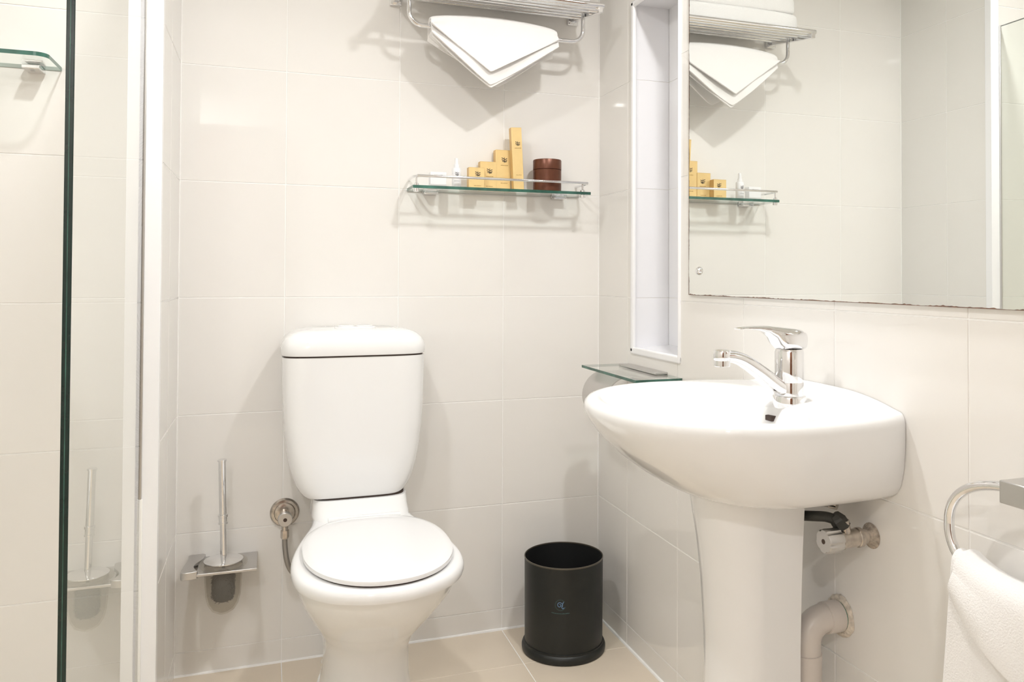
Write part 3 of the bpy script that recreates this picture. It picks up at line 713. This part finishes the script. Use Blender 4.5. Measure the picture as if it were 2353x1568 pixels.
for k_ in range(420):
    z = BZ-0.018-0.068*rnd.random(); a = rnd.uniform(0, 2*PI); L = 0.031*(0.85+0.15*rnd.random())*(1-max(0, (BZ-0.070-z)/0.03)*0.6)
    d = Vector((math.cos(a), math.sin(a), rnd.uniform(-0.35, 0.05))).normalized(); s_ = Vector((BX, BY, z))
    n1 = d.cross(Vector((0, 0, 1))).normalized()*0.0011
    mbq.add([s_-n1, s_+n1, s_+d*L+n1*0.6, s_+d*L-n1*0.6, s_+Vector((0, 0, 0.0016)), s_+d*L+Vector((0, 0, 0.001))], [(0, 1, 2, 3), (0, 3, 5, 4), (1, 4, 5, 2), (3, 2, 5)])
br_ = obj('bristles', mbq, 'bristle', t, label='black bristles seen through the cup'); br_['kind'] = 'stuff'

# ---------------------------------------------------------------- waste bin
WX, WY, WH = -0.169, -0.160, 0.252
t = thing('waste_bin', 'black cylindrical open waste bin in the corner beside the toilet', 'bin', (WX, WY, 0))
wc = (WX, WY, 0)
b = obj('body', MB().lathe([(0.104, 0.004), (0.1065, 0.03), (0.1075, WH-0.003)], wc, n=80, cap0=True, cap1=False), 'black', t, smooth=True)
obj('liner', MB().lathe([(0.1055, WH-0.002), (0.1045, 0.02), (0.102, 0.012), (0.002, 0.0115)], wc, n=80, cap0=False), 'blackin', t, smooth=True)
obj('rim', MB().lathe([(0.1075, WH-0.004), (0.1086, WH-0.002), (0.1080, WH), (0.1062, WH+0.0004), (0.1053, WH-0.002), (0.1058, WH-0.004)], wc, n=80, cap0=False, cap1=False), 'rim', t, smooth=True)
obj('base_ring', MB().lathe([(0.109, 0.0), (0.1135, 0.002), (0.1145, 0.008), (0.1145, 0.013), (0.1125, 0.019), (0.1085, 0.022), (0.1085, 0.026), (0.106, 0.027)], wc, n=80, cap1=False), 'black', t, smooth=True)
f_ = cylf((WX, WY, 0.157), 0.1079, -0.43)
m = MB()
def ribbon(m, fn, pts, w):
    for a, c in zip(pts, pts[1:]):
        dx, dy = c[0]-a[0], c[1]-a[1]; L = math.hypot(dx, dy); nx, ny = -dy/L*w/2, dx/L*w/2
        m.add([fn(a[0]+nx, a[1]+ny), fn(a[0]-nx, a[1]-ny), fn(c[0]-nx, c[1]-ny), fn(c[0]+nx, c[1]+ny)], [(0, 1, 2, 3)])
sp = []
for k_ in range(40):
    a = -0.5+k_*0.22; r = 0.0105-0.00021*k_; sp.append((r*math.cos(a)*0.75-0.002, r*math.sin(a)*0.8))
ribbon(m, f_, sp, 0.0016)
ribbon(m, f_, [(0.0085, 0.009), (0.005, 0.002), (0.0035, -0.006), (0.0065, -0.0095), (0.010, -0.006)], 0.0018)
obj('emblem', m, 'blueink', b, label='small blue spiral emblem')
m = MB()
for k_ in range(26):
    a = k_/26*2*PI*0.86+0.7; ribbon(m, f_, [(0.0128*math.cos(a), 0.0128*math.sin(a)), (0.0148*math.cos(a), 0.0148*math.sin(a))], 0.0011)
obj('emblem_ring', m, 'tealink', b, label='dotted ring around the emblem')
f2 = cylf((WX, WY, 0.134), 0.1079, -0.43)
obj('small_print', dashes(lambda u, v: f2(u, v+u*u*3), 0.048, 0.0024, 20, 7), 'tealink', b)

# ---------------------------------------------------------------- washbasin
YC = -1.021
t = thing('washbasin', 'white oval ceramic washbasin fixed below the mirror', 'washbasin', (-0.2, YC, 0.63))
def bring(z, xf, hw, xc, hww, n=96, e=2.15, zfun=None, xb=-0.0012):
    """plan ring: front reach to xf, half width hw at xc, narrowing to hww where it meets xb at the back"""
    r = []; nf = n//2; nb = n//4
    for i in range(nf+1):                      # front half, far side to near side
        a = PI/2+PI*i/nf
        r.append((xc+(xc-xf)*sgnpow(math.cos(a), 2/e), YC+hw*sgnpow(math.sin(a), 2/e)))
    for sd in (-1, 1):
        side = []
        for i in range(1, nb//2+1):
            q = i/(nb//2); side.append((xc+(xb-xc)*q, YC+sd*(hww+(hw-hww)*math.sqrt(max(0, 1-q*q*0.92))-(hw-hww)*0.283*q*q)))
        back = [(xb, YC+sd*hww*(1-j/(nb//2))) for j in range(1, nb//2)]
        if sd < 0: r += side+back+[(xb, YC)]
        else: r += list(reversed(back))+list(reversed(side))
    return [(x, y, z if zfun is None else zfun(x, y, z)) for x, y in r]
def ledge(x, y, z):
    d = abs(y-YC-0.0)
    if x > -0.03: return z + 0.021*max(0, 1-(d/0.205)**3)*min(1, (x+0.03)/0.028)
    return z
outer = [bring(0.6385, -0.170, 0.03, -0.12, 0.02, xb=-0.085), bring(0.639, -0.205, 0.06, -0.13, 0.05, xb=-0.075), bring(0.6425, -0.235, 0.095, -0.14, 0.08, xb=-0.06),
         bring(0.649, -0.262, 0.132, -0.145, 0.115, xb=-0.040), bring(0.657, -0.283, 0.164, -0.15, 0.150, xb=-0.018), bring(0.6635, -0.297, 0.186, -0.152, 0.176, xb=-0.004), bring(0.6685, -0.306, 0.198, -0.155, 0.190), bring(0.677, -0.320, 0.208, -0.16, 0.202), bring(0.69, -0.340, 0.219, -0.165, 0.210),
         bring(0.715, -0.373, 0.233, -0.174, 0.216), bring(0.745, -0.404, 0.245, -0.182, 0.219), bring(0.770, -0.422, 0.2505, -0.188, 0.2195),
         bring(0.787, -0.430, 0.253, -0.19, 0.2195), bring(0.797, -0.428, 0.2515, -0.19, 0.218, zfun=ledge), bring(0.803, -0.422, 0.247, -0.19, 0.214, zfun=ledge), bring(0.8055, -0.413, 0.240, -0.19, 0.210, zfun=ledge)]
def inner(z, xf, hw, xc, ab, bump=0.0):
    r = bring(z, xf, hw, xc, hw*0.25, e=2.1, xb=xc+ab)
    return [(x - (bump*math.exp(-((y-YC)/0.055)**2) if x > xc else 0), y, zz) for x, y, zz in r]
outer += [inner(0.8045, -0.402, 0.229, -0.20, 0.150, 0.010), inner(0.800, -0.394, 0.221, -0.205, 0.112, 0.018), inner(0.792, -0.389, 0.215, -0.207, 0.098, 0.018),
          inner(0.775, -0.382, 0.207, -0.21, 0.090, 0.014), inner(0.745, -0.365, 0.191, -0.215, 0.080, 0.008), inner(0.71, -0.334, 0.162, -0.22, 0.068, 0.003), inner(0.685, -0.30, 0.120, -0.22, 0.055),
          inner(0.675, -0.265, 0.065, -0.22, 0.035), inner(0.673, -0.243, 0.025, -0.22, 0.02)]
bo = obj('bowl', MB().loft(outer, True, True), 'ceramic', t, smooth=True)
obj('overflow_slot', MB().box(-0.1325, -0.1180, YC-0.054, YC-0.036, 0.7715, 0.7805), 'gap', bo, bevel=0.001, label='small dark overflow slot')
obj('waste_ring', MB().lathe([(0.021, 0.0), (0.021, 0.003), (0.015, 0.004)], (-0.232, YC, 0.673)), 'chrome', bo, smooth=True)

# pedestal: a shell open towards the wall
t = thing('basin_pedestal', 'white ceramic pedestal column under the washbasin', 'pedestal', (-0.17, YC, 0))
def pring(z, r, hwn, xc=-0.172, xb=-0.104, n=40, yo=0.0):
    P = []
    yo = yo-0.020; P.append((xb, YC+yo+hwn, z)); P.append(((xb+xc)/2, YC+yo+hwn, z))
    for i in range(n+1):
        a = PI/2+PI*i/n
        P.append((xc+r*math.cos(a), YC+yo+hwn*math.sin(a), z))
    P.append(((xb+xc)/2, YC+yo-hwn, z)); P.append((xb, YC+yo-hwn, z))
    q = 0.014
    Q = [(xb, YC+yo-hwn+q, z), ((xb+xc)/2, YC+yo-hwn+q, z)]
    for i in range(n+1):
        a = 3*PI/2-PI*i/n
        Q.append((xc+(r-q)*math.cos(a), YC+yo+(hwn-q)*math.sin(a), z))
    Q += [((xb+xc)/2, YC+yo+hwn-q, z), (xb, YC+yo+hwn-q, z)]
    return P+Q
obj('column', MB().loft([pring(0.0, 0.085, 0.092), pring(0.02, 0.083, 0.090), pring(0.06, 0.072, 0.083), pring(0.15, 0.060, 0.0765), pring(0.28, 0.056, 0.0745), pring(0.40, 0.0575, 0.075), pring(0.50, 0.064, 0.078), pring(0.57, 0.073, 0.0815), pring(0.62, 0.082, 0.085), pring(0.6505, 0.086, 0.087)]), 'ceramic', t, smooth=True)

# mixer tap
TPX, TPY, TPZ = -0.088, -1.064, 0.8045
t = thing('mixer_tap', 'chrome single-lever mixer tap on the washbasin', 'tap', (TPX, TPY, TPZ))
tc_ = (TPX, TPY, TPZ)
obj('base_ring', MB().lathe([(0.0285, -0.012), (0.0285, 0.005), (0.0275, 0.008), (0.0255, 0.009)], tc_), 'chrome', t, smooth=True)
obj('body', MB().lathe([(0.0245, 0.009), (0.0245, 0.031), (0.0242, 0.032), (0.0245, 0.033), (0.0245, 0.084), (0.0225, 0.089)], tc_), 'chrome', t, smooth=True)
# spout: rises from the body and reaches over the bowl (towards -x)
spt = [(TPX-0.004, TPY, TPZ+0.016), (TPX-0.026, TPY, TPZ+0.026), (TPX-0.055, TPY+0.001, TPZ+0.048), (TPX-0.085, TPY+0.002, TPZ+0.068), (TPX-0.106, TPY+0.002, TPZ+0.077), (TPX-0.126, TPY+0.002, TPZ+0.080), (TPX-0.134, TPY+0.002, TPZ+0.080)]
sp_ = smooth_pts(spt, 5)
mm_ = MB(); rings = []
for i, p_ in enumerate(sp_):
    tg = (sp_[min(i+1, len(sp_)-1)]-sp_[max(i-1, 0)]).normalized(); s_ = Vector((0, 1, 0)); nn = tg.cross(s_).normalized()
    q = i/(len(sp_)-1); wd = 0.0175-0.0045*q; ht = 0.0145-0.0055*q
    rings.append([p_+s_*(wd*sgnpow(math.cos(2*PI*k_/24), 0.8))+nn*(ht*sgnpow(math.sin(2*PI*k_/24), 0.8)) for k_ in range(24)])
sp_o = obj('spout', mm_.loft(rings), 'chrome', t, smooth=True)
nz = (TPX-0.132, TPY+0.002, TPZ+0.0625)
obj('aerator', MB().lathe([(0.0125, 0.0), (0.0135, 0.001), (0.0135, 0.010), (0.0140, 0.0105), (0.0150, 0.012), (0.0150, 0.024), (0.0135, 0.0275), (0.008, 0.0285)], nz), 'chrome', sp_o, smooth=True)
# lever head
hd = [(-0.104, 0.0105, 0.1262, 0.1238), (-0.098, 0.0125, 0.1276, 0.1245), (-0.085, 0.0135, 0.1286, 0.1243), (-0.068, 0.015, 0.1294, 0.1225), (-0.050, 0.0175, 0.1300, 0.1180), (-0.035, 0.020, 0.1285, 0.1080), (-0.028, 0.0225, 0.1278, 0.0960), (-0.020, 0.0245, 0.1270, 0.0885), (0.0, 0.0255, 0.1250, 0.0875), (0.016, 0.0245, 0.1225, 0.0870), (0.0235, 0.0195, 0.1190, 0.0880), (0.026, 0.012, 0.1130, 0.0930)]
rings = []
for dx, hw_, zt, zb in hd:
    zc, hh = (zt+zb)/2, (zt-zb)/2
    rings.append([(TPX+dx, TPY+hw_*sgnpow(math.cos(2*PI*k_/28), 0.62), TPZ+zc+hh*sgnpow(math.sin(2*PI*k_/28), 0.62)) for k_ in range(28)])
obj('lever', MB().loft(rings), 'chrome', t, smooth=True)

# angle valve and hoses below the basin
AVY, AVZ = -1.163, 0.592
t = thing('angle_valve', 'worn chrome angle valve with dark hose under the washbasin', 'valve', (0, AVY, AVZ))
av = (0, AVY, AVZ)
obj('wall_seal', MB().lathe([(0.021, -0.0005), (0.017, -0.003), (0.013, -0.008), (0.011, -0.014)], av, 'x', 24, cap0=True), 'rust', t, smooth=True)
obj('valve_body', MB().lathe([(0.0115, -0.008), (0.0115, -0.022), (0.016, -0.023), (0.016, -0.030), (0.0145, -0.031), (0.0145, -0.060), (0.017, -0.061), (0.017, -0.066)], av, 'x', 28).tube([(-0.052, AVY, AVZ), (-0.056, AVY+0.002, AVZ+0.030)], 0.0105, 16), 'oldchrome', t, smooth=True)
kn = MB(); n_ = 48; prof = [(0.0185, -0.066), (0.0195, -0.068), (0.0195, -0.092), (0.018, -0.095)]
kn.loft([[(h, AVY+r*(1-0.10*(1 if (i % 8) < 2 else 0))*math.cos(2*PI*i/n_), AVZ+r*(1-0.10*(1 if (i % 8) < 2 else 0))*math.sin(2*PI*i/n_)) for i in range(n_)] for r, h in prof])
k = obj('knob', kn, 'satin', t, smooth=True)
obj('screw_hole', MB().lathe([(0.004, -0.0948), (0.004, -0.0955)], av, 'x', 16), 'gap', k)
obj('hose_nut', MB().tube([(-0.055, AVY+0.001, AVZ+0.018), (-0.062, AVY+0.005, AVZ+0.030), (-0.068, AVY+0.009, AVZ+0.038)], [0.0135, 0.0135, 0.0095], 6), 'darkrubber', t)
obj('hose', MB().tube(smooth_pts([(-0.065, AVY+0.007, AVZ+0.030), (-0.076, AVY+0.018, AVZ+0.033), (-0.086, AVY+0.040, AVZ+0.029), (-0.098, AVY+0.075, AVZ+0.022), (-0.12, AVY+0.11, AVZ+0.02)], 6), 0.0085, 14), 'darkrubber', t, smooth=True)
t = thing('braided_hose', 'grey braided hose end peeking out below the washbasin', 'hose', (-0.09, -1.10, 0.63))
obj('sleeve', MB().tube(smooth_pts([(-0.052, -1.138, 0.643), (-0.072, -1.110, 0.644), (-0.098, -1.080, 0.634), (-0.13, -1.03, 0.60), (-0.14, -1.02, 0.55)], 5), 0.0095, 14), 'braid', t, smooth=True)
obj('end_collar', MB().tube([(-0.050, -1.141, 0.6428), (-0.057, -1.131, 0.6434)], 0.0102, 14), 'oldchrome', t, smooth=True)

# waste pipe
PY_, PZ_, PX_ = -1.088, 0.432, -0.071
t = thing('waste_pipe', 'grey plastic waste pipe elbow entering the wall under the washbasin', 'pipe', (PX_, PY_, 0.1))
el = [(-0.006, PY_, PZ_), (-0.020, PY_, PZ_)]
for k_ in range(0, 11):
    a = PI/2*k_/10; el.append((-0.036-(0.035)*math.sin(a), PY_, PZ_-0.035+0.035*math.cos(a)))
el.append((PX_, PY_, PZ_-0.075))
obj('elbow', MB().tube(el, 0.0235, 28), 'pvc', t, smooth=True)
obj('socket', MB().tube([(-0.006, PY_, PZ_), (-0.007, PY_, PZ_), (-0.034, PY_, PZ_), (-0.035, PY_, PZ_)], [0.024, 0.0262, 0.0262, 0.024], 32), 'pvc', t, smooth=True)
obj('lower_socket', MB().tube([(PX_, PY_, PZ_-0.052), (PX_, PY_, PZ_-0.053), (PX_, PY_, PZ_-0.098), (PX_, PY_, PZ_-0.099)], [0.023, 0.0255, 0.0245, 0.0225], 32), 'pvc', t, smooth=True)
obj('seal_ring', MB().lathe([(0.0238, -0.104), (0.0238, -0.098)], (PX_, PY_, PZ_), n=32), 'blueseal', t, smooth=True, label='blue-green seal ring')
obj('wall_ring', MB().lathe([(0.0250, -0.002), (0.0250, -0.0062)], (0, PY_, PZ_), 'x', 32), 'green', t, smooth=True, label='green ring at the wall')
obj('down_pipe', MB().tube([(PX_, PY_, PZ_-0.07), (PX_, PY_, PZ_-0.15), (PX_, PY_, PZ_-0.152), (PX_, PY_, 0.0)], [0.0215, 0.0205, 0.0165, 0.0165], 28), 'pvc', t, smooth=True)
mr = []
for r, h, j in ((0.0350, -0.0004, 0.002), (0.0335, -0.004, 0.0012), (0.029, -0.006, 0.0008), (0.0255, -0.0055, 0.0)):
    mr.append([(h, PY_+(r+jit(j))*math.cos(2*PI*i/40), PZ_+(r+jit(j))*math.sin(2*PI*i/40)) for i in range(40)])
obj('mortar_ring', MB().loft(mr, False, False), 'mortar', t, smooth=True, label='rough mortar around the pipe')

# ---------------------------------------------------------------- toilet roll holder with glass shelf
t = thing('roll_holder', 'toilet roll holder with small glass shelf below the niche', 'roll holder', (0, -0.35, 0.77))
mp = MB().box(-0.124, -0.001, -0.522, -0.176, 0.766, 0.773); mp.mi = [0, 0, 1, 1, 1, 1]
obj('glass_plate', mp, ['glass', 'gedge2'], t)
obj('clamp_bar', MB().box(-0.034, -0.0003, -0.445, -0.225, 0.7733, 0.7785), 'satin', t, bevel=0.001)
obj('under_clamp', MB().box(-0.034, -0.0003, -0.445, -0.225, 0.759, 0.7656), 'satin', t, bevel=0.001)
R0, R1 = [], []
cvr = []
for k_ in range(17):
    a = PI/2+PI*0.62*k_/16
    cvr.append((-0.060+0.066*math.cos(a), 0.692+0.066*math.sin(a)))
outl = cvr+[(x+0.002*(1 if x < -0.062 else 0.2), z-0.002) for x, z in reversed(cvr)]
obj('roll_cover', MB().loft([[(x, -0.185, z) for x, z in outl], [(x, -0.345, z) for x, z in outl]]), 'satin', t, smooth=True)
obj('cover_hinge', MB().box(-0.064, -0.0003, -0.36, -0.21, 0.752, 0.7592), 'satin', t, bevel=0.001)

# ---------------------------------------------------------------- mirror
MY0, MY1, MZ0, MZ1 = -1.95, -0.563, 0.975, 2.05
t = thing('wall_mirror', 'large frameless wall mirror with brown worn edge above the washbasin', 'mirror', (0, -1.2, MZ0))
obj('mirror_pane', MB().box(-0.0062, -0.001, MY0, MY1, MZ0, MZ1), 'mirror', t)
m = MB(); r_ = random.Random(5)
def wear(m, a, b, horiz):
    n = int((b-a)/0.004); prev = None
    for k_ in range(n+1):
        q = a+(b-a)*k_/n; wdt = 0.0011 + 0.0007*math.sin(q*61+1)*math.sin(q*23) + max(0, r_.gauss(0, 0.0005))
        cur = ((-0.0066, q, MZ0+wdt), (-0.0066, q, MZ0-0.0002)) if horiz else ((-0.0066, MY1-wdt, q), (-0.0066, MY1+0.0002, q))
        if prev: m.add([prev[0], prev[1], cur[1], cur[0]], [(0, 1, 2, 3)])
        prev = cur
wear(m, MY0, MY1, True); wear(m, MZ0, MZ1, False)
obj('worn_edge', m, 'wornedge', t, label='brown corroded mirror edge')
for sy, sz in ((-0.612, 1.031), (-1.90, 1.031), (-0.612, 1.99), (-1.90, 1.99)):
    obj('dome_stud', MB().lathe([(0.0095, -0.0063), (0.0095, -0.0078), (0.008, -0.0115), (0.005, -0.0138), (0.0015, -0.0146)], (0, sy, sz), 'x', 28), 'chrome', t, smooth=True)

# ---------------------------------------------------------------- towel ring and face towel
RX, RYC, RZC = -0.052, -1.492, 0.680
t = thing('towel_ring', 'chrome towel ring with square satin bracket on the wall', 'towel ring', (0, RYC, 0.75))
obj('bracket', MB().box(-0.066, -0.0003, -1.512, -1.468, 0.733, 0.762), 'satin', t, bevel=0.0015)
rp = []
for k_ in range(72):
    a = 2*PI*k_/72
    rp.append((RX, RYC+0.117*sgnpow(math.cos(a), 2/2.3), RZC+0.072*sgnpow(math.sin(a), 2/2.3)))
obj('ring', MB().tube(rp, 0.0068, 14, closed=True), 'chrome', t, smooth=True)
t = thing('face_towel', 'white fluffy face towel hanging through the chrome towel ring', 'towel', (RX, RYC, 0.45))
def ring_low(y):
    c = min(1, abs(y-RYC)/0.117); return RZC-0.072*(1-c**2.3)**(1/2.3)
rows = []; NS = 40
def towel_sheet(yl, yr, rad, fdrop, bdrop, wav, seed, flare=0.0, amp=0.01):
    rnd = random.Random(seed); p0 = rnd.uniform(0, 6); grid = []
    for i in range(NS+1):
        s = i/NS; y = yl+(yr-yl)*s; zb = ring_low(y); row = []
        F = fdrop(s)
        for k_ in range(27):
            q = 1-k_/26; yy = y + flare*(0.5-s)*q
            row.append((RX-rad-amp*q*(1.2-q)-wav*math.sin(7*s+p0+1.5*q)*min(1, q*2), yy, zb-F*q))
        for k_ in range(1, 10):
            a = PI*k_/10; row.append((RX-rad*math.cos(a), y, zb+rad*math.sin(a)))
        for k_ in range(20):
            q = k_/19; row.append((min(RX+rad+0.006*q, -0.014), y+flare*(0.5-s)*q, zb-bdrop*q))
        grid.append(row)
    m = MB(); n = len(grid[0]); m.v = [p for r in grid for p in r]
    for i in range(NS):
        for k_ in range(n-1): m.f.append((i*n+k_, (i+1)*n+k_, (i+1)*n+k_+1, i*n+k_+1)); m.mi.append(0)
    return m
def terry(name, mb, th):
    o = obj(name, mb, 'towel', t, smooth=True)
    md = o.modifiers.new('solid', 'SOLIDIFY'); md.thickness = th; md.offset = 0
    md2 = o.modifiers.new('bev', 'BEVEL'); md2.width = th*0.45; md2.segments = 3; md2.limit_method = 'ANGLE'; md2.angle_limit = math.radians(50)
    return o
terry('under_layer', towel_sheet(-1.597, -1.3925, 0.013, lambda s: 0.34, 0.30, 0.003, 2, -0.045, 0.006), 0.008)
terry('top_fold', towel_sheet(-1.590, -1.407, 0.024, lambda s: 0.030+0.10*(1-s)**0.9, 0.10, 0.003, 4, 0.0, 0.014), 0.011)
